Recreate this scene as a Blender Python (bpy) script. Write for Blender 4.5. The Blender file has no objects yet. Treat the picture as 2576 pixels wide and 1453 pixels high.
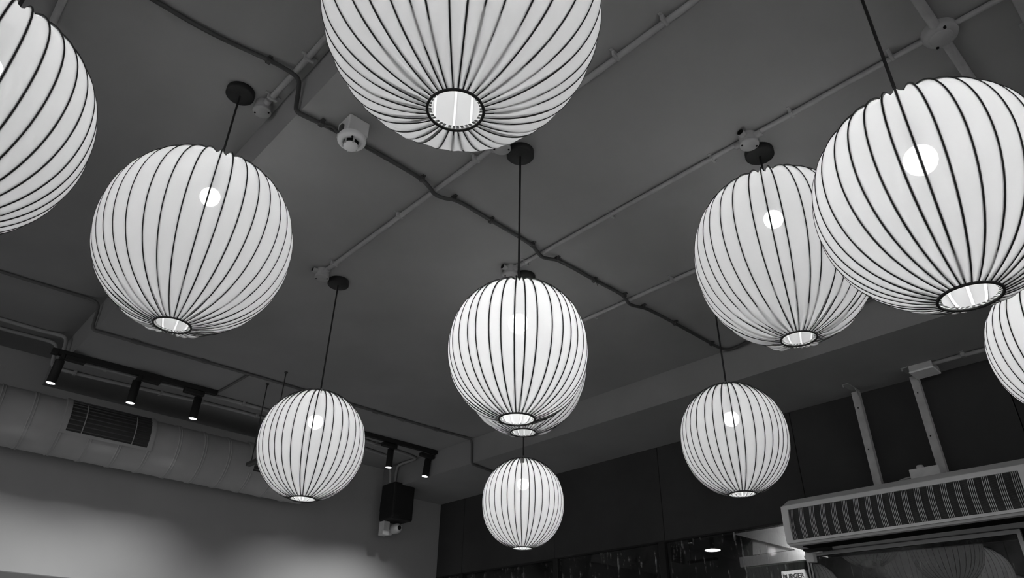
import bpy, bmesh, math, random
from mathutils import Vector, Matrix, noise
random.seed(7)
sc = bpy.context.scene
PI = math.pi
OZ = 1.5            # camera height above the floor; every z below is measured from the lens
C = sc.collection

# ------------------------------------------------------------------ camera
PITCH, ROLL, YAW = 5.31253344e-01, 1.87751582e-02, 8.27358793e-01
f_ = Vector((math.cos(PITCH)*math.cos(YAW), math.cos(PITCH)*math.sin(YAW), math.sin(PITCH)))
r_ = f_.cross(Vector((0, 0, 1))).normalized(); u_ = r_.cross(f_)
cr, sr = math.cos(ROLL), math.sin(ROLL)
r2, u2 = r_*cr + u_*sr, u_*cr - r_*sr
cam = bpy.data.cameras.new('camera'); co = bpy.data.objects.new('camera', cam); C.objects.link(co)
cam.sensor_width = 36; cam.lens = 36*1758.76/2576; cam.clip_start = .02; cam.clip_end = 100
M = Matrix((r2, u2, -f_)).transposed().to_4x4(); M.translation = (0, 0, OZ)
co.matrix_world = M
sc.camera = co

# ------------------------------------------------------------------ world, view
WORLD = 0.60
w = bpy.data.worlds.new('world'); sc.world = w; w.use_nodes = True
w.node_tree.nodes['Background'].inputs[0].default_value = (1, 1, 1, 1)
w.node_tree.nodes['Background'].inputs[1].default_value = WORLD
sc.view_settings.view_transform = 'Standard'; sc.view_settings.look = 'None'
sc.view_settings.gamma = 1; sc.view_settings.use_curve_mapping = False
sc.view_settings.exposure = 0.0
sc.cycles.max_bounces = 16; sc.cycles.diffuse_bounces = 12; sc.cycles.transparent_max_bounces = 24
sc.cycles.use_denoising = True
sc.cycles.caustics_reflective = False; sc.cycles.caustics_refractive = False

BULB = 66.0          # lantern bulb radiance
SPOT_W = 72.0        # track spot power

# ------------------------------------------------------------------ materials
def nodes(m):
    m.use_nodes = True; t = m.node_tree; t.nodes.clear(); return t, t.nodes, t.links
def g(v): return (v, v, v, 1)
def mat(name, v, rough=.8, spec=.3, metal=0, vary=0, scale=6, bump=0, bscale=60):
    m = bpy.data.materials.new(name); t, N, L = nodes(m)
    o = N.new('ShaderNodeOutputMaterial'); b = N.new('ShaderNodeBsdfPrincipled')
    b.inputs['Base Color'].default_value = g(v); b.inputs['Roughness'].default_value = rough
    b.inputs['Specular IOR Level'].default_value = spec; b.inputs['Metallic'].default_value = metal
    L.new(b.outputs[0], o.inputs[0])
    if vary or bump:
        tc = N.new('ShaderNodeTexCoord')
    if vary:
        n = N.new('ShaderNodeTexNoise'); n.inputs['Scale'].default_value = scale; n.inputs['Detail'].default_value = 6
        L.new(tc.outputs['Object'], n.inputs['Vector'])
        r = N.new('ShaderNodeMapRange'); r.inputs['From Min'].default_value = .3; r.inputs['From Max'].default_value = .7
        r.inputs['To Min'].default_value = v*(1-vary); r.inputs['To Max'].default_value = v*(1+vary)
        L.new(n.outputs['Fac'], r.inputs['Value'])
        c = N.new('ShaderNodeCombineColor')
        for k in range(3): L.new(r.outputs[0], c.inputs[k])
        L.new(c.outputs[0], b.inputs['Base Color'])
    if bump:
        n2 = N.new('ShaderNodeTexNoise'); n2.inputs['Scale'].default_value = bscale; n2.inputs['Detail'].default_value = 5
        L.new(tc.outputs['Object'], n2.inputs['Vector'])
        bp = N.new('ShaderNodeBump'); bp.inputs['Strength'].default_value = bump; bp.inputs['Distance'].default_value = .004
        L.new(n2.outputs['Fac'], bp.inputs['Height']); L.new(bp.outputs[0], b.inputs['Normal'])
    return m
def emis(name, s):
    m = bpy.data.materials.new(name); t, N, L = nodes(m)
    o = N.new('ShaderNodeOutputMaterial'); e = N.new('ShaderNodeEmission'); e.inputs[0].default_value = g(1); e.inputs[1].default_value = s
    L.new(e.outputs[0], o.inputs[0]); return m
def fabric_mat(name, see=.085, trans=.42):
    m = bpy.data.materials.new(name); t, N, L = nodes(m)
    o = N.new('ShaderNodeOutputMaterial')
    d = N.new('ShaderNodeBsdfDiffuse'); d.inputs[0].default_value = g(.96)
    tr = N.new('ShaderNodeBsdfTranslucent')
    tp = N.new('ShaderNodeBsdfTransparent')
    m1 = N.new('ShaderNodeMixShader'); m1.inputs[0].default_value = trans
    m2 = N.new('ShaderNodeMixShader'); m2.inputs[0].default_value = see
    tc = N.new('ShaderNodeTexCoord'); n = N.new('ShaderNodeTexNoise'); n.inputs['Scale'].default_value = 5; n.inputs['Detail'].default_value = 7
    L.new(tc.outputs['Object'], n.inputs['Vector'])
    r = N.new('ShaderNodeMapRange'); r.inputs['From Min'].default_value = .3; r.inputs['From Max'].default_value = .7
    r.inputs['To Min'].default_value = .92; r.inputs['To Max'].default_value = .99
    L.new(n.outputs['Fac'], r.inputs['Value'])
    cc = N.new('ShaderNodeCombineColor')
    for k in range(3): L.new(r.outputs[0], cc.inputs[k])
    L.new(cc.outputs[0], tr.inputs[0])
    L.new(d.outputs[0], m1.inputs[1]); L.new(tr.outputs[0], m1.inputs[2])
    L.new(m1.outputs[0], m2.inputs[1]); L.new(tp.outputs[0], m2.inputs[2]); L.new(m2.outputs[0], o.inputs[0])
    return m
def glass_mat(name, refl=.16, tint=.35, haze=0.0, hz_scale=3, dirt=.0, gcol=1):
    m = bpy.data.materials.new(name); t, N, L = nodes(m)
    o = N.new('ShaderNodeOutputMaterial')
    gl = N.new('ShaderNodeBsdfGlossy'); gl.inputs['Roughness'].default_value = .015; gl.inputs[0].default_value = g(gcol)
    tp = N.new('ShaderNodeBsdfTransparent'); tp.inputs[0].default_value = g(tint)
    fr = N.new('ShaderNodeFresnel'); fr.inputs[0].default_value = 1.5
    ad = N.new('ShaderNodeMath'); ad.operation = 'ADD'; ad.inputs[1].default_value = refl; ad.use_clamp = True
    L.new(fr.outputs[0], ad.inputs[0])
    mx = N.new('ShaderNodeMixShader'); L.new(ad.outputs[0], mx.inputs[0]); L.new(tp.outputs[0], mx.inputs[1]); L.new(gl.outputs[0], mx.inputs[2])
    out = mx
    tc = N.new('ShaderNodeTexCoord')
    if haze:
        df = N.new('ShaderNodeBsdfDiffuse'); df.inputs[0].default_value = g(.7)
        n = N.new('ShaderNodeTexNoise'); n.inputs['Scale'].default_value = hz_scale; n.inputs['Detail'].default_value = 8; n.inputs['Roughness'].default_value = .7
        L.new(tc.outputs['Object'], n.inputs['Vector'])
        r = N.new('ShaderNodeMapRange'); r.inputs['From Min'].default_value = .35; r.inputs['From Max'].default_value = .75
        r.inputs['To Min'].default_value = 0; r.inputs['To Max'].default_value = haze
        L.new(n.outputs['Fac'], r.inputs['Value'])
        m3 = N.new('ShaderNodeMixShader'); L.new(r.outputs[0], m3.inputs[0]); L.new(out.outputs[0], m3.inputs[1]); L.new(df.outputs[0], m3.inputs[2]); out = m3
    if dirt:
        df = N.new('ShaderNodeBsdfDiffuse'); df.inputs[0].default_value = g(.85)
        mp = N.new('ShaderNodeMapping'); mp.inputs['Scale'].default_value = (1, 38, 5)
        L.new(tc.outputs['Object'], mp.inputs[0])
        n = N.new('ShaderNodeTexNoise'); n.inputs['Scale'].default_value = 1.6; n.inputs['Detail'].default_value = 6; n.inputs['Roughness'].default_value = .65
        L.new(mp.outputs[0], n.inputs['Vector'])
        r = N.new('ShaderNodeMapRange'); r.inputs['From Min'].default_value = .60; r.inputs['From Max'].default_value = .74
        r.inputs['To Min'].default_value = 0; r.inputs['To Max'].default_value = dirt
        L.new(n.outputs['Fac'], r.inputs['Value'])
        m4 = N.new('ShaderNodeMixShader'); L.new(r.outputs[0], m4.inputs[0]); L.new(out.outputs[0], m4.inputs[1]); L.new(df.outputs[0], m4.inputs[2]); out = m4
    L.new(out.outputs[0], o.inputs[0])
    return m

CEIL = mat('ceiling_paint', .31, .9, .1, vary=.06, scale=2.2, bump=.15, bscale=35)
PIPE = mat('painted_conduit', .36, .7, .25, vary=.08, scale=20)
CABLE = mat('dark_cable', .06, .6, .3)
WALLL = mat('wall_paint', .42, .9, .1, vary=.05, scale=1.5, bump=.1, bscale=40)
BLACKP = mat('black_panel', .054, .85, .15, vary=.15, scale=2)
DUCT = mat('duct_paint', .42, .6, .3, vary=.08, scale=4)
GRILLD = mat('grille_dark', .05, .6, .3)
BLACK = mat('black_metal', .020, .55, .25)
WIRE = mat('frame_wire', .035, .5, .3)
CORD = mat('black_cord', .030, .6, .2)
FAB = fabric_mat('lantern_fabric')
RIBLIT = mat('lit_rib_white', .95, .9, 0)  # white that imitates the bulb-lit inner side of the rib wires
def bulb_mat(name, s):
    # LED globe: the frosted dome shines mostly downwards, away from its collar
    m = emis(name, s); t = m.node_tree; N, L = t.nodes, t.links
    gm = N.new('ShaderNodeNewGeometry'); sp = N.new('ShaderNodeSeparateXYZ'); L.new(gm.outputs['Normal'], sp.inputs[0])
    r = N.new('ShaderNodeMapRange'); r.inputs['From Min'].default_value = -1; r.inputs['From Max'].default_value = 1
    r.inputs['To Min'].default_value = s*1.5; r.inputs['To Max'].default_value = s*.35
    L.new(sp.outputs[2], r.inputs['Value'])
    e = [n for n in N if n.type == 'EMISSION'][0]; L.new(r.outputs[0], e.inputs[1]); return m
LEVEL = {1: .47, 2: 1.08, 3: 1.0, 4: .76, 5: 1.0, 6: .98, 7: 1.0, 8: .66, 9: 1.0, 10: .53, 11: .75}
BULBM = {k: bulb_mat('bulb_glow_%d' % k, BULB*v) for k, v in LEVEL.items()}
WHITEP = mat('white_plastic', .60, .5, .4)
HOLD = mat('lamp_holder_grey', .12, .6, .3)
DARKSLOT = mat('dark_slot', .01, .8, .1)
STEEL = mat('grey_steel', .55, .55, .3, vary=.12, scale=12)
CURT = mat('curtain_metal', .88, .5, .4, vary=.04, scale=4)
CURTD = mat('curtain_inner', .05, .6, .3, vary=.5, scale=5)
FIN = mat('fine_fin', .10, .6, .3)
CREAM = mat('off_white_box', .72, .6, .3, vary=.1, scale=14)
FLOOR = mat('floor_tile', .38, .4, .4, vary=.1)
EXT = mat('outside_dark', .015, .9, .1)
EXTP = mat('outside_panel', .75, .35, .5, vary=.12, scale=3)
ALU = mat('door_aluminium', .35, .35, .5, metal=.6)
GLASS = glass_mat('dark_glass', .0, .6, haze=.06, dirt=.6, gcol=.7)  # haze is a pale film added to lift the black of the panes
DGLASS = glass_mat('door_glass', .05, .3, haze=.22, hz_scale=2.2, dirt=.10, gcol=.6)
SPOTL = emis('spot_lens', 6)
DOWNL = emis('downlight_lens', 14)
SIGNL = emis('sign_face', 1.5)
SIGNT = mat('sign_letters', .10, .7, .2)

# ------------------------------------------------------------------ helpers
class MB:
    def __init__(s): s.v = []; s.f = []; s.sm = []
    def add(s, vs, fs, smooth=False):
        b = len(s.v); s.v += [Vector(v) for v in vs]; s.f += [tuple(b+i for i in f) for f in fs]; s.sm += [smooth]*len(fs)
    def box(s, lo, hi):
        (a, b, c), (d, e, f) = lo, hi
        vs = [(a,b,c),(d,b,c),(d,e,c),(a,e,c),(a,b,f),(d,b,f),(d,e,f),(a,e,f)]
        s.add(vs, [(0,3,2,1),(4,5,6,7),(0,1,5,4),(1,2,6,5),(2,3,7,6),(3,0,4,7)])
    def bbox(s, lo, hi, r=.006, n=2):   # bevelled box
        bm = bmesh.new(); bmesh.ops.create_cube(bm, size=1)
        for v in bm.verts: v.co = Vector([(lo[i]+hi[i])/2 + v.co[i]*(hi[i]-lo[i]) for i in range(3)])
        bmesh.ops.bevel(bm, geom=list(bm.edges), offset=r, segments=n, profile=.5, affect='EDGES')
        bm.verts.index_update()
        s.add([v.co.copy() for v in bm.verts], [tuple(v.index for v in f.verts) for f in bm.faces]); bm.free()
    def tube(s, pts, rad, n=10, smooth=True, caps=True):
        pts = [Vector(p) for p in pts]; k = len(pts); rings = []; up = None
        for i, p in enumerate(pts):
            t = (pts[min(i+1, k-1)] - pts[max(i-1, 0)]).normalized()
            if up is None:
                up = Vector((0, 0, 1)) if abs(t.z) < .9 else Vector((1, 0, 0))
            a = t.cross(up).normalized(); b = a.cross(t).normalized(); up = b
            r = rad[i] if isinstance(rad, (list, tuple)) else rad
            rings.append([p + a*r*math.cos(2*PI*j/n) + b*r*math.sin(2*PI*j/n) for j in range(n)])
        vs = [v for R in rings for v in R]; fs = []
        for i in range(k-1):
            for j in range(n):
                fs.append((i*n+j, i*n+(j+1) % n, (i+1)*n+(j+1) % n, (i+1)*n+j))
        s.add(vs, fs, smooth)
        if caps: s.add(rings[0], [tuple(range(n))]); s.add(rings[-1], [tuple(reversed(range(n)))])
    def lathe(s, prof, c=(0, 0, 0), axis='z', n=32, smooth=True, a0=0, a1=2*PI):
        # prof: (radius, height) list
        full = abs(a1-a0-2*PI) < 1e-6; m = n if full else n+1; vs = []; fs = []
        for (r, h) in prof:
            for j in range(m):
                a = a0 + (a1-a0)*j/n; x, y = r*math.cos(a), r*math.sin(a)
                p = (x, y, h) if axis == 'z' else ((h, x, y) if axis == 'x' else (x, h, y))
                vs.append(Vector(p)+Vector(c))
        for i in range(len(prof)-1):
            for j in range(n):
                k = (j+1) % m
                fs.append((i*m+j, i*m+k, (i+1)*m+k, (i+1)*m+j))
        s.add(vs, fs, smooth)
    def build(s, name, material, parent=None, loc=(0, 0, 0)):
        """vertices are given in place; loc is the origin of the object"""
        loc = Vector(loc)
        if parent is not None and tuple(loc) == (0, 0, 0): loc = Vector(parent['at'])
        me = bpy.data.meshes.new(name)
        me.from_pydata([tuple(v-loc) for v in s.v], [], s.f); me.validate()
        if len(me.polygons) == len(s.sm):
            me.polygons.foreach_set('use_smooth', s.sm)
        me.materials.append(material)
        bm = bmesh.new(); bm.from_mesh(me); bmesh.ops.remove_doubles(bm, verts=bm.verts, dist=1e-5)
        bmesh.ops.recalc_face_normals(bm, faces=bm.faces); bm.to_mesh(me); bm.free()
        o = bpy.data.objects.new(name, me); C.objects.link(o)
        if parent is not None:
            o.parent = parent; o.location = loc - Vector(parent['at'])
        else:
            o.location = loc + Vector((0, 0, OZ))
        o['at'] = tuple(loc)
        return o
def tag(o, label=None, cat=None, group=None, kind=None):
    if label: o['label'] = label
    if cat: o['category'] = cat
    if group: o['group'] = group
    if kind: o['kind'] = kind
    return o
def thing(name, loc, label, cat, group=None):
    o = bpy.data.objects.new(name, None); C.objects.link(o); o.empty_display_size = .05
    o.location = Vector(loc) + Vector((0, 0, OZ)); o['at'] = tuple(loc)
    return tag(o, label, cat, group)
def struct(name, mb, m, label=None):
    return tag(mb.build(name, m), label, None, None, 'structure')
def smooth_path(pts, it=2):
    pts = [Vector(p) for p in pts]
    for _ in range(it):
        q = [pts[0]]
        for a, b in zip(pts, pts[1:]): q += [a*.75+b*.25, a*.25+b*.75]
        pts = q + [pts[-1]]
    return pts

# ------------------------------------------------------------------ setting
ZC, ZU, ZS = 2.0, 2.215, 1.777      # main slab, raised bay, soffit by the entrance wall
XS, XB, XW, YW = .754, 3.85, 4.60, 6.06
X0, Y0, X1 = -7.0, -6.0, 10.0
T = .25
b = MB(); b.box((XS, Y0, ZC), (XB, YW, ZU+T)); struct('ceiling', b, CEIL, 'main grey ceiling slab')
b = MB(); b.box((X0, Y0, ZU), (XS-.0005, YW, ZU+T)); struct('ceiling', b, CEIL, 'raised grey ceiling bay')
b = MB(); b.box((XB+.0005, Y0, ZS), (XW+.2, YW, ZU+T)); struct('ceiling', b, CEIL, 'lowered beam along the entrance wall')
b = MB(); b.box((X0, YW, -OZ), (X1, YW+.2, ZU+T)); struct('wall_left', b, WALLL)
b = MB(); b.box((X0, Y0, -OZ-.1), (X1, YW+.2, -OZ)); struct('floor', b, FLOOR)
# entrance wall above the glazing, black boards with thin joints
b = MB()
ys = [Y0, -.42, .80, 2.103, 3.245, 4.40, 5.655, YW]
for a, c in zip(ys, ys[1:]):
    b.bbox((XW, a+.0025, 1.055), (XW+.05, c-.0025, ZS), .002, 1)
b.box((XW+.03, Y0, 1.055), (XW+.12, YW, ZS))
struct('wall_right', b, BLACKP)
# outside enclosure: dark shell added to shut out the world light behind the glass
b = MB(); b.box((X1, Y0, -OZ), (X1+.1, YW+.2, ZU+T)); struct('outside_blocker', b, EXT)
b = MB(); b.box((XW, Y0-.1, -OZ), (X1, Y0, ZU+T)); struct('outside_blocker_end', b, EXT)
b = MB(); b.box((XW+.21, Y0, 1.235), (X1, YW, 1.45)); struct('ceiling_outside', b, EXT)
# glazing frames
b = MB()
for y in (5.655, 4.385, 3.275, 2.145):
    b.bbox((XW-.01, y-.028, -OZ), (XW+.07, y+.028, 1.056), .003, 1)
b.box((XW-.002, 2.14, 1.046), (XW+.065, YW, 1.056))
struct('window_frame_1', b, BLACK)
for i, (a, c) in enumerate(((5.68, YW), (4.41, 5.63), (3.30, 4.36), (2.17, 3.25))):
    b = MB(); b.box((XW+.02, a, -OZ), (XW+.03, c, 1.046)); struct('window_%d' % (i+1), b, GLASS)
# black band over the door, behind the heater
b = MB(); b.box((XW-.002, Y0, .835), (XW+.05, 2.117, 1.054)); struct('trim_1', b, BLACKP)
b = MB(); b.box((XW-.002, Y0, -OZ), (XW+.05, .93, .834)); struct('wall_right_lower', b, BLACKP)
# ledge at the foot of what is seen of the left wall
b = MB(); b.bbox((-3, YW-.05, .60), (1.9, YW, .695), .006, 1); struct('trim_2', b, mat('dark_rail', .10, .6))

# glass door, slightly ajar
dr = thing('door_1', (XW-.02, .97, -OZ), 'glass entrance door', 'door'); del dr['category']; dr['kind'] = 'structure'
def dbox(mb, u0, u1, z0, z1, d0, d1):
    # u along the leaf from the hinge (Y=.97), d towards the street
    e = math.radians(3.3); ty = Vector((-math.sin(e), math.cos(e), 0)); nx = Vector((math.cos(e), math.sin(e), 0))
    tl = math.radians(.7)
    vs = []
    for z in (z0, z1):
        for (u, d) in ((u0, d0), (u1, d0), (u1, d1), (u0, d1)):
            vs.append(Vector((XW-.02, .97, 0)) + ty*u + nx*(d + (z-.83)*math.sin(tl)) + Vector((0, 0, z)))
    mb.add(vs, [(0,3,2,1),(4,5,6,7),(0,1,5,4),(1,2,6,5),(2,3,7,6),(3,0,4,7)])
b = MB(); dbox(b, .02, 1.13, -1.45, .800, 0, .01); b.build('door_pane', DGLASS, dr)
b = MB(); dbox(b, 0, 1.16, .803, .825, -.008, .03); dbox(b, 0, .02, -1.47, .803, -.008, .03)
dbox(b, 1.132, 1.142, -1.47, .803, -.008, .03); dbox(b, 1.150, 1.16, -1.47, .803, -.008, .03)
b.build('door_frame', ALU, dr)
# latch box at the top corner of the door
bk = thing('door_closer_bracket', (4.5, 2.09, .80), 'small white L-shaped bracket under the left end of the air curtain', 'bracket')
b = MB(); b.bbox((4.47, 2.066, .765), (4.53, 2.116, .828), .004); b.bbox((4.47, 2.02, .812), (4.53, 2.07, .829), .003); b.build('bracket_plate', CREAM, bk)
b = MB(); b.lathe([(.0, 0), (.010, 0), (.010, .012), (0, .012)], (4.49, 2.116, .80), 'y', 14); b.build('bracket_knob', mat('white_knob', .9, .4), bk)

# ------------------------------------------------------------------ conduits
def conduit(name, pts, rad, m, label, group=None, clamps=(), it=2, cw=.012, csz=1.7, cat='conduit', cdir='y', ceil=ZC, cm=None):
    root = thing(name, pts[0], label, cat, group)
    b = MB(); b.tube(smooth_path(pts, it) if it else pts, rad, 12); b.build('pipe', m, root)
    for (x, y) in clamps:
        b = MB(); h = ceil - rad*2.25
        if cdir == 'y':
            b.bbox((x-rad*csz, y-cw/2, h), (x+rad*csz, y+cw/2, ceil), .002, 1)
            b.bbox((x-rad*csz-.012, y-cw/2, ceil-.004), (x+rad*csz+.012, y+cw/2, ceil), .001, 1)
        else:
            b.bbox((x-cw/2, y-rad*csz, h), (x+cw/2, y+rad*csz, ceil), .002, 1)
            b.bbox((x-cw/2, y-rad*csz-.010, ceil-.005), (x+cw/2, y+rad*csz+.010, ceil), .001, 1)
        b.build('clamp', cm or m, root)
    return root
zp = ZC-.0125
G1 = 'painted conduits crossing the ceiling'
conduit('ceiling_conduit', [(1.44, -2.0, zp), (1.44, 0, zp), (1.438, 1.2, zp), (1.438, 3.10, zp)], .0115, PIPE,
        'grey painted conduit running between the middle and left ceiling roses', G1,
        [(1.43, 1.797), (1.433, 2.36), (1.433, 2.96), (1.43, 1.03), (1.43, .82)])
conduit('ceiling_conduit', [(2.145, -2.0, zp), (2.143, .2, zp), (2.145, 1.2, zp), (2.15, 2.40, zp)], .0105, PIPE,
        'grey painted conduit meeting the round junction plate at top right', G1,
        [(2.155, 1.654), (2.14, .738), (2.13, .357), (2.152, 1.10), (2.155, 2.24)])
conduit('ceiling_conduit', [(2.853, -2.0, zp), (2.85, 1.6, zp), (2.858, 3.25, zp)], .0115, PIPE,
        'grey painted conduit between the centre lantern and the overlapping lanterns at right', G1,
        [(2.863, 2.375), (2.84, 1.80)])
conduit('ceiling_conduit', [(.708, -2.0, ZU-.0125), (.712, 1.8, ZU-.0125), (.703, 2.36, ZU-.0125)], .013, PIPE,
        'grey painted conduit along the top of the ceiling step', G1, [(.705, 2.30), (.712, 2.0)], ceil=ZU)
conduit('ceiling_conduit', [(-.075, -2.0, ZU-.013), (-.08, 2.3, ZU-.013), (-.10, 4.2, ZU-.013)], .013, PIPE,
        'blurred grey conduit behind the lantern at the left edge', G1, [], ceil=ZU)
conduit('ceiling_conduit', [(1.56, .205, ZC-.015), (2.0, .203, ZC-.015), (3.1, .195, ZC-.015)], .0165, PIPE,
        'thick grey conduit running through the round junction plate', G1, [])
conduit('ceiling_conduit', [(2.0, -.02, ZC-.014), (2.35, -.02, ZC-.014), (3.1, -.02, ZC-.014)], .015, PIPE,
        'grey conduit in the top right corner of the ceiling', G1, [(2.33, -.02)], cdir='x', cw=.03, csz=1.3)
# dark fire alarm cable crossing the ceiling, stepping down from the raised bay
zq = ZC-.013
q = [(-1.2, 2.15, ZU-.012), (.159, 2.155, ZU-.012), (.302, 2.160, ZU-.012), (.437, 2.150, ZU-.012), (.615, 2.118, ZU-.014), (.700, 2.108, ZU-.022),
     (.728, 2.10, ZU-.045), (.735, 2.10, ZU-.09), (.738, 2.095, ZC+.03), (.742, 2.09, ZC-.004), (.775, 2.08, ZC-.014), (.86, 2.070, zq), (.93, 2.066, zq),
     (1.069, 2.062, zq), (1.345, 2.066, zq), (1.40, 2.080, ZC-.024), (1.44, 2.096, ZC-.034), (1.50, 2.090, ZC-.028), (1.55, 2.076, zq), (1.772, 2.086, zq),
     (2.05, 2.093, zq), (2.10, 2.105, ZC-.024), (2.15, 2.120, ZC-.034), (2.20, 2.112, ZC-.026), (2.26, 2.098, zq), (2.543, 2.103, zq),
     (2.77, 2.094, zq), (2.82, 2.105, ZC-.024), (2.86, 2.117, ZC-.034), (2.93, 2.112, ZC-.024), (3.0, 2.098, zq),
     (3.27, 2.092, zq), (3.671, 2.095, zq), (3.79, 2.09, zq), (3.83, 2.06, zq), (3.825, 1.99, zq), (3.80, 1.90, zq), (3.79, 1.5, zq), (3.79, .5, zq)]
root = thing('alarm_cable', (.86, 2.07, zq), 'long dark cable stepping down the ceiling edge and crossing to the entrance wall', 'cable')
b = MB(); b.tube(smooth_path(q, 2), .0092, 12); b.build('cable_run', CABLE, root)
for (x, y) in ((.60, 2.125), (.845, 2.071), (1.03, 2.064), (1.345, 2.067), (1.535, 2.078), (1.772, 2.087), (2.06, 2.094), (2.245, 2.10), (2.543, 2.104), (2.79, 2.094), (2.97, 2.10), (3.27, 2.092), (3.671, 2.095)):
    c = ZU if x < XS else ZC
    b = MB(); b.bbox((x-.010, y-.012, c-.025), (x+.010, y+.012, c), .003, 1); b.bbox((x-.008, y-.021, c-.008), (x+.008, y-.010, c), .002, 1); b.build('saddle', CABLE, root)
b = MB(); b.tube(smooth_path([(2.535, 2.10, zq), (2.54, 2.085, ZC-.03), (2.552, 2.09, ZC-.05)], 2), .0014, 6); b.build('loose_tie', CABLE, root)

DCOND = mat('wall_side_conduit', .13, .7, .2)
conduit('ceiling_conduit', [(-3, 4.82, ZU-.011), (.15, 4.813, ZU-.011), (.60, 4.79, ZU-.011), (.70, 4.77, ZU-.016), (.735, 4.76, ZU-.05),
        (.735, 4.755, ZC+.03), (.745, 4.75, ZC-.012), (.80, 4.745, ZC-.013), (1.77, 4.705, ZC-.011), (2.188, 4.696, ZC-.011), (3.364, 4.69, ZC-.011), (3.80, 4.664, ZC-.011),
        (3.836, 4.66, ZC-.02), (3.838, 4.655, ZS+.03), (3.845, 4.655, ZS-.012), (3.90, 4.66, ZS-.012), (4.3, 4.73, ZS-.011)], .0095, DCOND,
        'thin dark conduit following the ceiling steps in front of the duct', 'conduits beside the duct',
        [(1.0, 4.735), (1.45, 4.717), (2.85, 4.70), (3.1, 4.695), (3.45, 4.685)], it=2, cdir='x', cw=.05, csz=1.2)
conduit('ceiling_conduit', [(1.76, 5.22, ZC-.010), (1.768, 4.98, ZC-.010), (1.776, 4.72, ZC-.010)], .008, DCOND,
        'short dark conduit linking the end of the track to the thin conduit', 'conduits beside the duct', it=1)
conduit('ceiling_conduit', [(-3, 5.53, ZU-.014), (.30, 5.531, ZU-.014), (.56, 5.532, ZU-.014), (.64, 5.52, ZU-.014), (.700, 5.47, ZU-.03), (.718, 5.43, ZU-.07),
        (.718, 5.385, ZC+.04), (.722, 5.375, ZC-.014), (.80, 5.355, ZC-.014), (1.21, 5.336, ZC-.014), (1.828, 5.29, ZC-.014), (2.6, 5.30, ZC-.014), (3.5, 5.41, ZC-.014),
        (3.81, 5.455, ZC-.014), (3.835, 5.52, ZC-.014), (3.83, 5.75, ZC-.014), (3.83, 5.80, ZC-.04), (3.83, 5.81, 1.80)], .0135, PIPE,
        'grey conduit nearer the track, one of the pair stepping down at far left', 'conduits beside the duct',
        [(1.0, 5.343), (1.6, 5.31), (2.0, 5.29), (3.3, 5.385)], it=2, cdir='x', cw=.02)
conduit('ceiling_conduit', [(-3, 5.71, ZU-.014), (.34, 5.70, ZU-.014), (.50, 5.69, ZU-.014), (.60, 5.68, ZU-.014), (.675, 5.64, ZU-.03), (.700, 5.61, ZU-.07),
        (.700, 5.585, ZC+.04), (.71, 5.58, ZC-.014), (.80, 5.595, ZC-.014), (1.235, 5.56, ZC-.014), (1.9, 5.47, ZC-.014), (2.8, 5.50, ZC-.014), (3.5, 5.60, ZC-.014),
        (3.66, 5.64, ZC-.014), (3.70, 5.72, ZC-.014), (3.72, 5.80, ZC-.03), (3.77, 5.81, ZC-.07), (3.78, 5.81, 1.80)], .0135, PIPE,
        'grey conduit nearer the duct, one of the pair stepping down at far left', 'conduits beside the duct',
        [(.86, 5.585), (1.45, 5.54), (1.75, 5.50), (2.2, 5.47)], it=2, cdir='x', cw=.02)

# round junction plate at top right
root = thing('junction_plate', (2.15, .203, ZC), 'round painted junction plate where two conduits cross at top right', 'junction box')
b = MB(); b.lathe([(0, ZC-.034), (.040, ZC-.034), (.052, ZC-.030), (.056, ZC-.020), (.056, ZC)], (2.15, .203, 0), 'z', 36); b.build('plate_body', PIPE, root)
b = MB(); b.lathe([(0, ZC-.039), (.032, ZC-.039), (.036, ZC-.036), (.036, ZC-.030)], (2.15, .203, 0), 'z', 30); b.build('cover', PIPE, root)
for a in (.6, 3.7):
    b = MB(); x, y = 2.15+.044*math.cos(a), .203+.044*math.sin(a); b.lathe([(0, ZC-.037), (.005, ZC-.037), (.005, ZC-.028)], (x, y, 0), 'z', 10); b.build('screw', DARKSLOT, root)

# junction boxes beside each rose
def jbox(x, y, zc, label, stub=(-1, 0)):
    root = thing('junction_box', (x, y, zc), label, 'junction box', 'small round conduit boxes beside the roses')
    b = MB(); b.lathe([(.036, zc), (.036, zc-.040), (.034, zc-.043), (0, zc-.043)], (x, y, 0), 'z', 28); b.build('box_body', PIPE, root)
    b = MB(); b.lathe([(.038, zc-.040), (.039, zc-.048), (.036, zc-.051), (0, zc-.051)], (x, y, 0), 'z', 28); b.build('lid', PIPE, root)
    d = Vector((stub[0], stub[1], 0)).normalized(); p = Vector((x, y, zc-.018))
    b = MB(); b.tube([p+d*.030, p+d*.062], .0145, 14, caps=False); b.tube([p+d*.030, p+d*.061], .0125, 14, caps=False); b.build('spout', PIPE, root)
    b = MB(); b.tube([p+d*.050, p+d*.060], .0126, 14); b.build('spout_hole', DARKSLOT, root)
    e = Vector((0, 1, 0))
    b = MB(); b.tube([p-e*.058, p+e*.058], .0150, 14); b.build('sleeve', PIPE, root)
    for s in (-1, 1):
        b = MB(); b.lathe([(0, zc-.054), (.004, zc-.054), (.004, zc-.048)], (x+s*.022, y-s*.02, 0), 'z', 8); b.build('screw', DARKSLOT, root)

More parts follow.
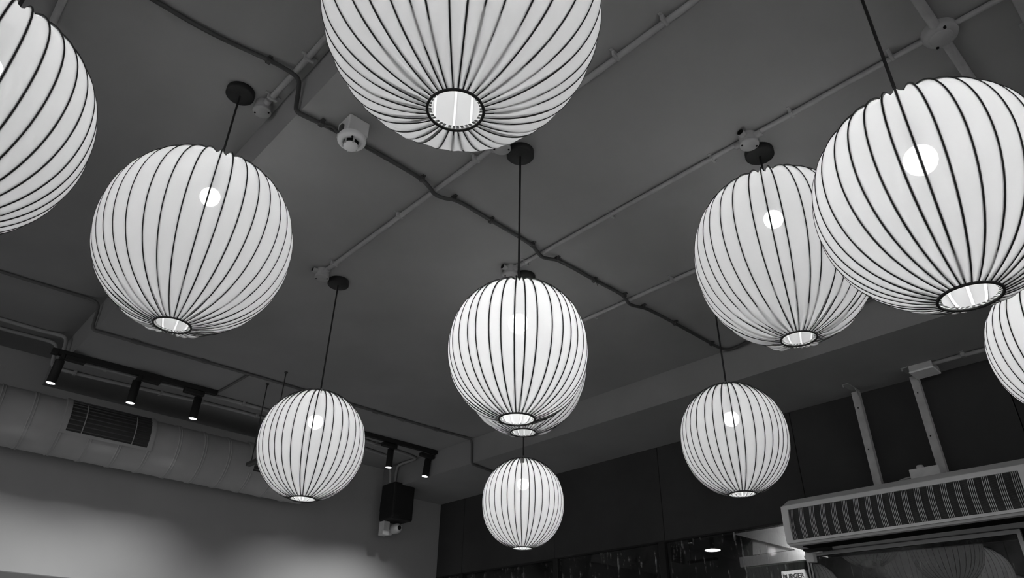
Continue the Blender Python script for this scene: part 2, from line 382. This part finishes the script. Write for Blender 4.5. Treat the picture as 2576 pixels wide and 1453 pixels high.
# ------------------------------------------------------------------ lanterns
N_RIB = 36
def rib_angles(seed):
    rnd = random.Random(seed)
    return [2*PI*(k+rnd.uniform(-.16, .16))/N_RIB for k in range(N_RIB)]
def prof_pt(t, R, H, rr):
    """t 0..1 from the ring at the bottom to the gathered top"""
    p0 = -math.acos(rr/R); p1 = math.radians(86)
    p = p0 + (p1-p0)*t
    dip = max(0, (math.degrees(p)-74)/12)**2*.016
    return R*math.cos(p)*(1+.015*math.sin(2*p)**2), H*math.sin(p)-dip, p
def make_lantern(X, Y, zc, R, H, zceil, zb, label, seed, crumple=.4, rot=0, cord_top=None):
    root = thing('pendant_lantern', (X, Y, zceil), label, 'pendant lamp', 'ribbed globe lanterns hanging from the ceiling')
    rr = .060; ang = [a+rot for a in rib_angles(seed)]
    # canopy
    b = MB(); b.lathe([(.057, zceil), (.058, zceil-.004), (.058, zceil-.026), (.054, zceil-.030), (0, zceil-.031)], (X, Y, 0), 'z', 40); b.build('ceiling_rose', BLACK, root)
    ztop = zc+H
    b = MB(); b.tube([(X, Y, zceil-.03), (X, Y, zb+.07)], .0042, 10); b.build('cord', CORD, root)
    b = MB(); b.lathe([(0, ztop+.022), (.007, ztop+.020), (.009, ztop+.004), (.024, ztop-.002), (.026, ztop-.008)], (X, Y, 0), 'z', 18); b.build('top_cap', mat('cap_%d' % seed, .25, .6), root)
    # shade: skin stretched between the ribs
    SUB, NT = 4, 64; M_ = N_RIB*SUB; vs = []; fs = []
    rnd = random.Random(seed*13+1); ph = rnd.uniform(0, 50)
    for i in range(NT+1):
        t = i/NT; r, h, p = prof_pt(t, R, H, rr)
        deg = math.degrees(p)
        sag = .006 + .105*max(0, min(1, (deg-28)/42))*max(0, min(1, (88-deg)/8)) + .012*max(0, min(1, (-deg-50)/20))
        for k in range(N_RIB):
            a0, a1 = ang[k], ang[(k+1) % N_RIB]
            if a1 < a0: a1 += 2*PI
            for j in range(SUB):
                u = j/SUB; a = a0+(a1-a0)*u; s = sag*math.sin(PI*u)
                low = max(0, min(1, (-deg-42)/26))
                nz = noise.noise(Vector((a*R*38, h*9+ph, seed))) * .010 * crumple * low * (1 if i > 1 else 0)
                nz += noise.noise(Vector((math.cos(a)*5, math.sin(a)*5+ph, h*14))) * .016 * crumple * low * (1 if i > 1 else 0)
                q = r*(1-s)+nz
                hh = h*(1-s*.9) + nz*-.3
                vs.append((X+q*math.cos(a), Y+q*math.sin(a), zc+hh))
    for i in range(NT):
        for j in range(M_):
            fs.append((i*M_+j, i*M_+(j+1) % M_, (i+1)*M_+(j+1) % M_, (i+1)*M_+j))
    b = MB(); b.add(vs, fs, True); sh = b.build('shade', FAB, root)
    # ribs: one wire mesh, turned copies
    K = 44; proto = None; inner_strip = None
    for k, a in enumerate(ang):
        if proto is None:
            b = MB(); pts = []
            for i in range(K+1):
                r, h, p = prof_pt(i/K, R, H, rr); pts.append((X+r-.0010, Y, zc+h))
            b.tube(pts, [.0022*(.6+.4*min(1, i/K/.22)) for i in range(K+1)], 6); proto = b.build('rib', WIRE, root); rb = proto
            rb.rotation_euler.z = a
            b = MB(); vv = []; ff = []
            for i in range(K+1):
                r, h, p = prof_pt(i/K*.97, R, H, rr); r -= .004 + .004*(r < .12)
                vv += [(X+r, Y-.0032, zc+h*.985), (X+r, Y+.0032, zc+h*.985)]
                if i: n = 2*i; ff.append((n-2, n-1, n+1, n))
            tb = MB()
            for aa in ang:
                ca, sa = math.cos(aa), math.sin(aa)
                tb.add([(X+(vx-X)*ca-(vy-Y)*sa, Y+(vx-X)*sa+(vy-Y)*ca, vz) for vx, vy, vz in vv], ff, True)
            tb.build('lit_rib_strip', RIBLIT, sh, loc=(X, Y, zceil))  # strips added inside the shade so the lit rib backs show as pale lines
        else:
            rb = proto.copy(); C.objects.link(rb); rb.parent = root; rb.rotation_euler.z = a
    b = MB(); n = 72; pts = [(X+(rr+.001)*math.cos(2*PI*i/n), Y+(rr+.001)*math.sin(2*PI*i/n), zc-H*math.sin(math.acos(rr/R))) for i in range(n+1)]
    b.tube(pts, .0033, 8, caps=False); b.build('bottom_ring', WIRE, root)
    # bulb and holder
    bR = .0365
    b = MB(); b.lathe([(0, -bR)]+[(bR*math.sin(PI*i/18), -bR*math.cos(PI*i/18)) for i in range(1, 15)], (X, Y, zb), 'z', 28); b.build('bulb', BULBM[seed], root)
    b = MB(); b.lathe([(0, .105), (.012, .104), (.019, .095), (.019, .034), (.024, .028), (.0235, .0277), (0, .0277)], (X, Y, zb), 'z', 20); b.build('lamp_holder', HOLD, root)
    return root, sh

LN = []
def L(*a, **k): LN.append(make_lantern(*a, **k)); return LN[-1]
L(-.124, 1.60, 1.053, .247, .281, ZU, 1.18, 'globe lantern cut off by the left edge of the picture', 1, .3, .03)
L(.596, 2.375, 1.446, .3365, .358, ZU, 1.650, 'large lit globe lantern hanging from the raised bay at left', 2, .7, .06)
L(.656, .905, 1.436, .331, .345, ZU, 1.640, 'largest-looking globe lantern cut off by the top edge', 3, .9, .1)
L(1.56, .279, 1.005, .255, .270, ZC, 1.115, 'bright globe lantern overlapping its neighbour at the right edge', 4, .3, .02)
L(2.26, .945, 1.476, .320, .358, ZC, 1.648, 'globe lantern half hidden behind the bright one at right', 5, 1.6, .0)
L(1.544, 1.643, 1.074, .2475, .266, ZC, 1.180, 'globe lantern hanging in the middle of the picture', 6, .45, .05)
L(2.254, 2.352, 1.480, .316, .375, ZC, 1.650, 'globe lantern almost hidden behind the middle one', 7, .9, .08)
L(1.556, 3.122, 1.065, .2555, .272, ZC, 1.180, 'lower left globe lantern, in front of the end of the duct', 8, .3, .04)
L(3.083, 3.215, 1.066, .256, .280, ZC, 1.183, 'smallest-looking globe lantern, under the middle pair', 9, .2, .07)
L(2.936, 1.628, 1.078, .2455, .268, ZC, 1.175, 'globe lantern hanging left of the air curtain', 10, .2, .01)
L(2.93, .285, 1.110, .250, .272, ZC, 1.215, 'sliver of a globe lantern at the right edge, above the air curtain', 11, .2, .05)
# small square patch glued on the farthest lantern
b = MB(); a = math.radians(214)
px, py, pz = 3.083+.165*math.cos(a+.17), 3.215+.165*math.sin(a+.17), 1.066+.222
b.box((px-.004, py-.016, pz-.018), (px+.004, py+.012, pz+.010)); b.build('patch', mat('patch_grey', .35, .8), LN[8][1], loc=(px, py, pz))

jbox(1.440, 1.646, ZC, 'round conduit box touching the rose above the middle lantern')
jbox(1.436, 3.085, ZC, 'round conduit box left of the rose above the lower left lantern')
jbox(2.145, .930, ZC, 'round conduit box left of the rose above the half hidden lantern at right')
jbox(2.145, 2.345, ZC, 'round conduit box above the top of the middle lantern')
jbox(.700, 2.375, ZU, 'round conduit box at the end of the step-side conduit', (.3, 1))

# ------------------------------------------------------------------ smoke detector
root = thing('smoke_detector', (.965, 2.01, ZC), 'off-white smoke detector on a square box under the dark cable', 'smoke detector')
cx_, cy_ = .950, 1.995
b = MB(); b.bbox((cx_-.046, cy_-.046, ZC-.075), (cx_+.046, cy_+.046, ZC), .005); b.build('back_box', WHITEP, root)
b = MB(); b.lathe([(.050, ZC-.070), (.055, ZC-.074), (.056, ZC-.092), (.052, ZC-.099), (.034, ZC-.102), (.032, ZC-.098), (0, ZC-.098)], (cx_, cy_, 0), 'z', 40)
b.build('base', mat('detector_white', .88, .5, .4), root)
b = MB(); b.lathe([(.0300, ZC-.098), (.0300, ZC-.112), (0, ZC-.112)], (cx_, cy_, 0), 'z', 36); b.build('chamber', DARKSLOT, root)
for k in range(6):
    a = 2*PI*k/6+.3
    b = MB(); b.box((-.0025, -.003, 0), (.0025, .003, .022))
    for v in b.v: v.x, v.y, v.z = cx_+.031*math.cos(a)+v.x, cy_+.031*math.sin(a)+v.y, ZC-.120+v.z
    b.build('vent_post', WHITEP, root)
b = MB(); b.lathe([(.027, ZC-.110), (.029, ZC-.114), (.027, ZC-.122), (.018, ZC-.128), (0, ZC-.130)], (cx_, cy_, 0), 'z', 36); b.build('dome', mat('detector_dome', .92, .35, .5), root)
b = MB(); b.lathe([(0, ZC-.106), (.004, ZC-.106), (.004, ZC-.098)], (cx_-.018, cy_-.038, 0), 'z', 10); b.build('indicator', DARKSLOT, root)
b = MB(); b.tube(smooth_path([(.865, 2.07, zq), (.885, 2.045, ZC-.02), (.895, 2.03, ZC-.05), (.905, 2.02, ZC-.055)], 2), .006, 8); b.build('cable_tail', CABLE, root)
b = MB(); b.bbox((.893, 1.985, ZC-.062), (.905, 2.01, ZC-.035), .004); b.build('gland', CABLE, root)

# ------------------------------------------------------------------ duct
YD, RD = 5.79, .200; ZD = YD*math.tan(math.radians(15.82))
root = thing('air_duct', (0, YD, ZD), 'round grey spiral air duct with grilles along the left wall', 'duct')
XD1 = 2.80
b = MB(); prof = []; prof.append((RD, -3.0))
for k in range(-16, 13):
    for xr in (.30+.2*k-.009, .30+.2*k+.009):
        prof += [(RD, xr-.0055), (RD, xr-.004), (RD+.006, xr-.002), (RD+.006, xr+.002), (RD, xr+.004), (RD, xr+.0055)]
    prof += [(RD, .30+.2*k+.03), (RD, .30+.2*k+.10), (RD, .30+.2*k+.17)]
prof += [(RD, XD1), (RD-.02, XD1+.012), (0, XD1+.012)]
b.lathe(prof, (0, YD, ZD), 'x', 64); o = b.build('duct_body', DUCT, root)
def grille(x0, x1):
    # curved frame following the duct; phi measured from the horizontal facing the room
    def arc(mb, xa, xb, p0, p1, r0, r1, n=14):
        vs = []
        for i in range(n+1):
            p = p0+(p1-p0)*i/n
            for (xx, rr_) in ((xa, r0), (xb, r0), (xb, r1), (xa, r1)):
                vs.append((xx, YD-rr_*math.cos(p), ZD+rr_*math.sin(p)))
        fs = [(0, 1, 2, 3), (4*n+3, 4*n+2, 4*n+1, 4*n)]
        for i in range(n):
            for j in range(4): fs.append((4*i+j, 4*i+(j+1) % 4, 4*i+4+(j+1) % 4, 4*i+4+j))
        mb.add(vs, fs)
    P0, P1 = math.radians(-18), math.radians(64)
    b = MB(); arc(b, x0, x1, P0, P1, RD+.002, RD+.0085); o = b.build('grille', GRILLD, root)
    b = MB()
    arc(b, x0-.035, x0, P0-.1, P1+.1, RD+.002, RD+.014); arc(b, x1, x1+.035, P0-.1, P1+.1, RD+.002, RD+.014)
    arc(b, x0, x1, P0-.1, P0, RD+.002, RD+.014); b.build('grille_frame', DUCT, o)
    b = MB()
    for k in range(9):
        p = P0+(P1-P0)*(k+.5)/9.2; c = Vector((0, YD-(RD+.012)*math.cos(p), ZD+(RD+.012)*math.sin(p)))
        b.tube([(x0, c.y, c.z), (x1, c.y, c.z)], .0042, 6)
    b.build('slat', mat('slat_grey', .10, .6), o)
    for xx in (x0+.10, x1-.11):
        b = MB(); arc(b, xx-.003, xx+.003, P0, P1*.7, RD+.0155, RD+.018); b.build('grille_stay', DUCT, o)
grille(.925, 1.475); grille(2.31, 2.68)

for (x, y, lb) in ((1.96, 4.80, 'thin hanging rod left of the lower left lantern, nearer the duct'), (1.955, 4.50, 'thin hanging rod just above the left shoulder of the lower left lantern')):
    root = thing('hanging_rod', (x, y, ZC), lb, 'rod', 'threaded rods hanging from the ceiling')
    b = MB(); b.tube([(x, y, ZC), (x, y, 1.40)], .004, 8); b.build('rod', CABLE, root)
    b = MB(); b.lathe([(.012, ZC), (.012, ZC-.008), (.005, ZC-.010)], (x, y, 0), 'z', 12); b.build('anchor', CABLE, root)
root = thing('support_bar', (1.957, 4.65, 1.40), 'short bar between the two hanging rods, behind the lower left lantern', 'bar')
b = MB(); b.bbox((1.94, 4.46, 1.385), (1.975, 4.84, 1.41), .002, 1); b.build('bar', CABLE, root)

# ------------------------------------------------------------------ track lighting
def track(x0, x1, y0, y1, label):
    root = thing('lighting_track', (x0, y0, ZC), label, 'lighting track', 'black ceiling tracks')
    b = MB(); n = Vector((x1-x0, y1-y0, 0)).normalized(); p = Vector((-n.y, n.x, 0))*.018
    A, B = Vector((x0, y0, 0)), Vector((x1, y1, 0)); vs = []
    for z in (ZC-.036, ZC):
        for q in (A-p, B-p, B+p, A+p): vs.append(q+Vector((0, 0, z)))
    b.add(vs, [(0,3,2,1),(4,5,6,7),(0,1,5,4),(1,2,6,5),(2,3,7,6),(3,0,4,7)]); b.build('rail', BLACK, root)
    b = MB(); b.bbox((x0-.02, y0-.022, ZC-.040), (x0+.02, y0+.022, ZC), .003); b.build('end_feed', BLACK, root)
track(.655, 1.755, 5.262, 5.215, 'black lighting track with three spotlights at left')
track(2.75, 3.845, 5.215, 5.185, 'black lighting track with spotlights near the corner')
def spot(x, y, label, tilt=0, power=SPOT_W, aim=.14, side=1):
    root = thing('track_spotlight', (x, y, 1.95), label, 'spotlight', 'black cylinder spotlights on the tracks')
    xa, xb = sorted((x+.004*side, x+.135*side))
    b = MB(); b.bbox((xa, y-.085, ZC-.074), (xb, y-.040, ZC-.0415), .003); b.bbox((x-.014, y-.085, ZC-.074), (x+.014, y+.010, ZC-.0415), .003); b.build('adapter', BLACK, root)
    b = MB(); b.tube([(x, y-.004, ZC-.05), (x, y, ZC-.085)], .008, 8); b.build('pivot', BLACK, root)
    d = Vector((tilt, aim*.25, -1)).normalized(); s = Vector((x, y, 1.935)); e = s + d*.165
    b = MB(); b.tube([s, e], .0295, 28, caps=False); b.tube([s, s+d*.001], .0295, 28); b.tube([s+d*.03, e], .0280, 28, caps=False); b.build('barrel', BLACK, root)
    b = MB(); b.tube([e-d*.006, e-d*.001], .0279, 28); b.build('lens', SPOTL, root)
    l = bpy.data.lights.new('spot_beam', 'SPOT'); l.energy = power; l.spot_size = math.radians(100); l.spot_blend = 1.0; l.shadow_soft_size = .028
    o = bpy.data.objects.new('spot_beam', l); C.objects.link(o); o.parent = root
    o.location = (e+d*.004) - Vector(root['at'])
    dd = Vector((tilt, aim, -1)).normalized(); o.rotation_euler = dd.to_track_quat('-Z', 'Y').to_euler()
spot(.705, 5.28, 'leftmost black spotlight on the left track', -.04)
spot(1.205, 5.28, 'middle black spotlight on the left track')
spot(1.650, 5.28, 'right hand black spotlight on the left track', side=-1)
spot(3.405, 5.28, 'black spotlight left of the pair near the corner', power=SPOT_W*.95, side=-1)
spot(2.920, 5.28, 'black spotlight on the corner track, behind the lower left lantern', power=SPOT_W*.85)
spot(3.825, 5.28, 'black spotlight at the end of the track nearest the corner', -.10, SPOT_W*1.0, side=-1)

# ------------------------------------------------------------------ speaker and camera on the left wall
root = thing('wall_speaker', (3.885, 5.80, 1.62), 'black box speaker hung high on the wall near the corner', 'speaker')
b = MB(); b.bbox((3.765, 5.70, 1.455), (4.005, 5.93, 1.80), .018, 3); b.build('cabinet', BLACK, root)
b = MB(); b.bbox((3.785, 5.695, 1.475), (3.985, 5.701, 1.78), .002, 1); b.build('speaker_grille', mat('speaker_mesh', .02, .8), root)
b = MB(); b.bbox((3.85, 5.93, 1.58), (3.92, YW, 1.68), .004); b.build('mount', BLACK, root)
root = thing('security_camera', (3.85, 5.86, 1.39), 'small white security camera under the black speaker', 'camera')
b = MB(); b.bbox((3.775, 5.84, 1.325), (3.845, 5.92, 1.453), .006); b.bbox((3.835, 5.86, 1.340), (3.90, 5.91, 1.385), .006); b.build('base', CREAM, root)
b = MB(); b.lathe([(.046, .06)]+[(.046*math.cos(t), -.046*math.sin(t)*.9) for t in [i*PI/2/9 for i in range(0, 7)]]+[(.022, -.038), (.022, -.030), (0, -.030)], (3.905, 5.80, 1.395), 'y', 28); b.build('head', mat('camera_shell', .62, .3, .6), root)
b = MB(); b.lathe([(.0215, -.034), (.018, -.036), (0, -.037)], (3.905, 5.80, 1.395), 'y', 24); b.build('camera_lens', DARKSLOT, root)
b = MB(); b.lathe([(0, 0), (.012, 0), (.020, .1), (0, .1)], (3.905, 5.84, 1.395), 'y', 12); b.build('neck', CREAM, root)

# ------------------------------------------------------------------ air curtain
root = thing('air_curtain', (4.4, 1.43, .95), 'long grey air curtain heater hung over the glass door', 'air curtain')
YA, YB = .735, 2.103
sec = [(4.60, .832), (4.262, .832), (4.250, .842), (4.242, .90), (4.240, .96), (4.243, 1.02), (4.250, 1.060), (4.262, 1.072), (4.345, 1.118), (4.60, 1.118)]
b = MB(); n = len(sec)
vs = [(x, YA, z) for x, z in sec]+[(x, YB, z) for x, z in sec]
b.add(vs, [tuple(range(n)), tuple(reversed(range(n, 2*n)))]+[(i, (i+1) % n, n+(i+1) % n, n+i) for i in range(n)])
# leave the front open where the grille sits: the frame is raised around it
b.build('housing', CURT, root)
GY0, GY1, GZ0, GZ1 = .822, 2.060, .857, 1.037
def face(z):   # front curve
    t = (z-.945)/.10; return 4.240 + .004*t*t
b = MB()
def strip(mb, ya, yb, za, zb, off, th, n=8):
    vs = []
    for i in range(n+1):
        z = za+(zb-za)*i/n; x = face(z)-off
        vs += [(x, ya, z), (x, yb, z), (x+th, yb, z), (x+th, ya, z)]
    fs = [(0, 1, 2, 3), (4*n+3, 4*n+2, 4*n+1, 4*n)]
    for i in range(n):
        for j in range(4): fs.append((4*i+j, 4*i+(j+1) % 4, 4*i+4+(j+1) % 4, 4*i+4+j))
    mb.add(vs, fs)
strip(b, YA, GY0, .842, 1.062, .012, .014); strip(b, GY1, YB, .842, 1.062, .012, .014)
strip(b, GY0, GY1, .842, GZ0, .012, .014, 2); strip(b, GY0, GY1, GZ1, 1.062, .012, .014, 2)
b.build('front_frame', CURT, root)
b = MB(); strip(b, GY0, GY1, GZ0, GZ1, .0005, .003, 10); gr = b.build('grille', CURTD, root)
b = MB()
for k in range(34):
    z = GZ0+(GZ1-GZ0)*(k+.5)/34
    b.box((face(z)-.004, GY0, z-.0008), (face(z)-.0015, GY1, z+.0008))
b.build('fin', FIN, gr)
for k in range(19):
    yc = GY1-.014-(GY1-GY0-.034)*k/18
    b = MB()
    for j in range(4):
        yy = yc+(j-1.5)*.0085
        pts = [(face(z)-.004-.012*math.sin(PI*(z-GZ0)/(GZ1-GZ0)), yy, z) for z in [GZ0+(GZ1-GZ0)*i/14 for i in range(15)]]
        b.tube(pts, .0015, 6)
    b.build('grille_bar', CURT if 0 < k < 18 else STEEL, gr)
b = MB(); b.box((4.30, .80, .8285), (4.42, 2.04, .8315)); b.build('outlet_slot', DARKSLOT, root)
b = MB(); b.bbox((4.40, 1.93, .818), (4.46, 2.09, .833), .003); b.build('bottom_clip', BLACK, root)
# terminal box on top with its lead
root = thing('terminal_box', (4.4, 1.29, 1.15), 'small off-white terminal box sitting on the air curtain', 'electrical box')
b = MB(); b.bbox((4.395, 1.212, 1.119), (4.492, 1.372, 1.182), .004); b.build('box_body', CREAM, root)
b = MB(); b.bbox((4.398, 1.265, 1.132), (4.402, 1.300, 1.150), .001, 1); b.build('label_plate', STEEL, root)
b = MB(); b.lathe([(.018, 0), (.020, .012), (.016, .022), (0, .024)], (4.43, 1.318, 1.182), 'z', 16); b.build('gland', STEEL, root)
b = MB(); b.tube(smooth_path([(4.44, 1.372, 1.150), (4.44, 1.42, 1.150), (4.44, 1.48, 1.132), (4.44, 1.53, 1.121)], 2), .005, 8); b.build('lead', STEEL, root)
# steel struts: a flat face towards the room with a dark return
for (yt, yb_, lb) in ((1.60, 1.598, 'left grey steel strut holding the air curtain'), (1.238, 1.230, 'right grey steel strut holding the air curtain, under the junction box')):
    root = thing('hanger_strut', (4.5, yt, ZS), lb, 'strut', 'steel angle struts holding the air curtain')
    xs = 4.5
    vs = [(xs, yt+.020, ZS-.02), (xs, yt-.020, ZS-.02), (xs+.004, yt-.020, ZS-.02), (xs+.004, yt+.020, ZS-.02),
          (xs, yb_+.020, 1.118), (xs, yb_-.020, 1.118), (xs+.004, yb_-.020, 1.118), (xs+.004, yb_+.020, 1.118)]
    b = MB(); b.add(vs, [(0,3,2,1),(4,5,6,7),(0,1,5,4),(1,2,6,5),(2,3,7,6),(3,0,4,7)])
    vs = [(xs+.001, yt-.020, ZS-.02), (xs+.001, yt-.024, ZS-.02), (xs+.040, yt-.024, ZS-.02), (xs+.040, yt-.020, ZS-.02),
          (xs+.001, yb_-.020, 1.118), (xs+.001, yb_-.024, 1.118), (xs+.040, yb_-.024, 1.118), (xs+.040, yb_-.020, 1.118)]
    b.add(vs, [(0,3,2,1),(4,5,6,7),(0,1,5,4),(1,2,6,5),(2,3,7,6),(3,0,4,7)])
    b.build('upright', STEEL, root)
    b = MB(); b.bbox((4.375, yt-.020, ZS-.006), (4.545, yt+.020, ZS), .001, 1); b.bbox((4.375, yt+.012, ZS-.022), (4.381, yt+.018, ZS), .001, 1)
    vs = [(4.46, yt-.024, ZS-.006), (4.54, yt-.024, ZS-.006), (4.505, yt-.024, ZS-.06), (4.46, yt-.020, ZS-.006), (4.54, yt-.020, ZS-.006), (4.505, yt-.020, ZS-.06)]
    b.add(vs, [(0, 1, 2), (5, 4, 3), (0, 3, 4, 1), (1, 4, 5, 2), (2, 5, 3, 0)]); b.build('foot', PIPE, root)
    for zz in (ZS-.13, ZS-.40):
        b = MB(); b.lathe([(0, -.003), (.004, -.003), (.004, .001)], (xs, yt-.001, zz), 'x', 10); b.build('bolt_hole', DARKSLOT, root)
root = thing('ceiling_junction_box', (4.44, 1.15, ZS), 'pale rectangular junction box on the soffit above the right strut', 'junction box')
b = MB(); b.bbox((4.375, 1.085, ZS-.040), (4.505, 1.215, ZS), .004); b.build('box_body', CREAM if 0 else STEEL, root)
b = MB(); b.bbox((4.372, 1.082, ZS-.048), (4.508, 1.218, ZS-.036), .004); b.build('lid', mat('box_lid', .9, .5), root)
b = MB(); b.bbox((4.515, 1.165, ZS-.036), (4.530, 1.195, ZS-.020), .002); b.build('terminal', CREAM, root)
conduit('soffit_conduit', [(4.40, 1.085, ZS-.016), (4.405, .8, ZS-.016), (4.42, .2, ZS-.016), (4.43, -1, ZS-.016)], .0125, PIPE,
        'pale conduit running right from the soffit junction box', None, [(4.403, .92)], ceil=ZS, cw=.022)

# ------------------------------------------------------------------ street side, seen through the glass
root = thing('outside_downlight', (6.0, 3.712, 1.235), 'glowing round downlight seen through the dark glass', 'downlight')
b = MB(); b.lathe([(.070, 1.228), (.082, 1.228), (.085, 1.235)], (6.0, 3.712, 0), 'z', 32); b.build('trim_ring', BLACK, root)
b = MB(); b.lathe([(0, 1.226), (.07, 1.226), (.07, 1.234)], (6.0, 3.712, 0), 'z', 32); b.build('diffuser', DOWNL, root)
root = thing('sign_box', (4.86, 2.29, .70), 'small lit white sign reading BURGER beside the door', 'sign')
k = 4.80/4.6
SY0, SY1 = 2.205*k, 2.360*k
b = MB(); b.box((4.805, SY0, .40), (4.86, SY1, .785)); b.build('sign_case', EXTP, root)
b = MB(); b.box((4.800, SY0+.002, .41), (4.805, SY1-.002, .782)); b.build('sign_face', SIGNL, root)
l = bpy.data.lights.new('panel_fill_light', 'POINT'); l.energy = 11; l.shadow_soft_size = .03  # unseen point light added to brighten the pale sheets outside
o = bpy.data.objects.new('panel_fill_light', l); C.objects.link(o); o.parent = root; o.location = Vector((4.70, 2.13, .98)) - Vector(root['at'])
cu = bpy.data.curves.new('sign_letters', 'FONT'); cu.body = 'BURGER'; cu.size = .041; cu.extrude = .002; cu.align_x = 'CENTER'; cu.space_character = .98; cu.offset = .0012
tmp = bpy.data.objects.new('sign_letters', cu); C.objects.link(tmp)
dg = bpy.context.evaluated_depsgraph_get(); dg.update(); me = bpy.data.meshes.new_from_object(tmp.evaluated_get(dg)); bpy.data.objects.remove(tmp); bpy.data.curves.remove(cu)
me.materials.clear(); me.materials.append(SIGNT)
o = bpy.data.objects.new('sign_letters', me); C.objects.link(o); o.parent = root
o.matrix_local = Matrix.Translation(Vector((4.797, (SY0+SY1)/2-.004, .733)) - Vector(root['at'])) @ Matrix(((0, 0, -1, 0), (-1, 0, 0, 0), (0, 1, 0, 0), (0, 0, 0, 1)))
root = thing('light_wedge_panel', (4.9, 2.3, 1.0), 'pale panel standing in for a bright wedge of light beside the air curtain', 'panel')  # sheets added in the outline of a bright wedge of light
def sheet(pts, x, nm):
    b = MB(); n = len(pts)
    b.add([(x, y, z) for y, z in pts]+[(x+.008, y, z) for y, z in pts], [tuple(range(n)), tuple(reversed(range(n, 2*n)))]+[(i, n+i, n+(i+1) % n, (i+1) % n) for i in range(n)])
    b.build(nm, EXTP, root)
sheet([(2.12, 1.17), (2.82, 1.17), (2.82, 1.085), (2.12, .835)], 4.80, 'upper_sheet')
sheet([(2.36, .915), (2.12, .915), (2.66, 1.08), (2.72, 1.06), (2.60, .93)][:1] + [(2.36, .925), (2.64, 1.05), (2.66, .915)], 4.815, 'lower_sheet')
b = MB(); b.box((4.78, 2.18, .838), (4.84, 2.75, .905)); b.build('lower_bar', EXTP, root)
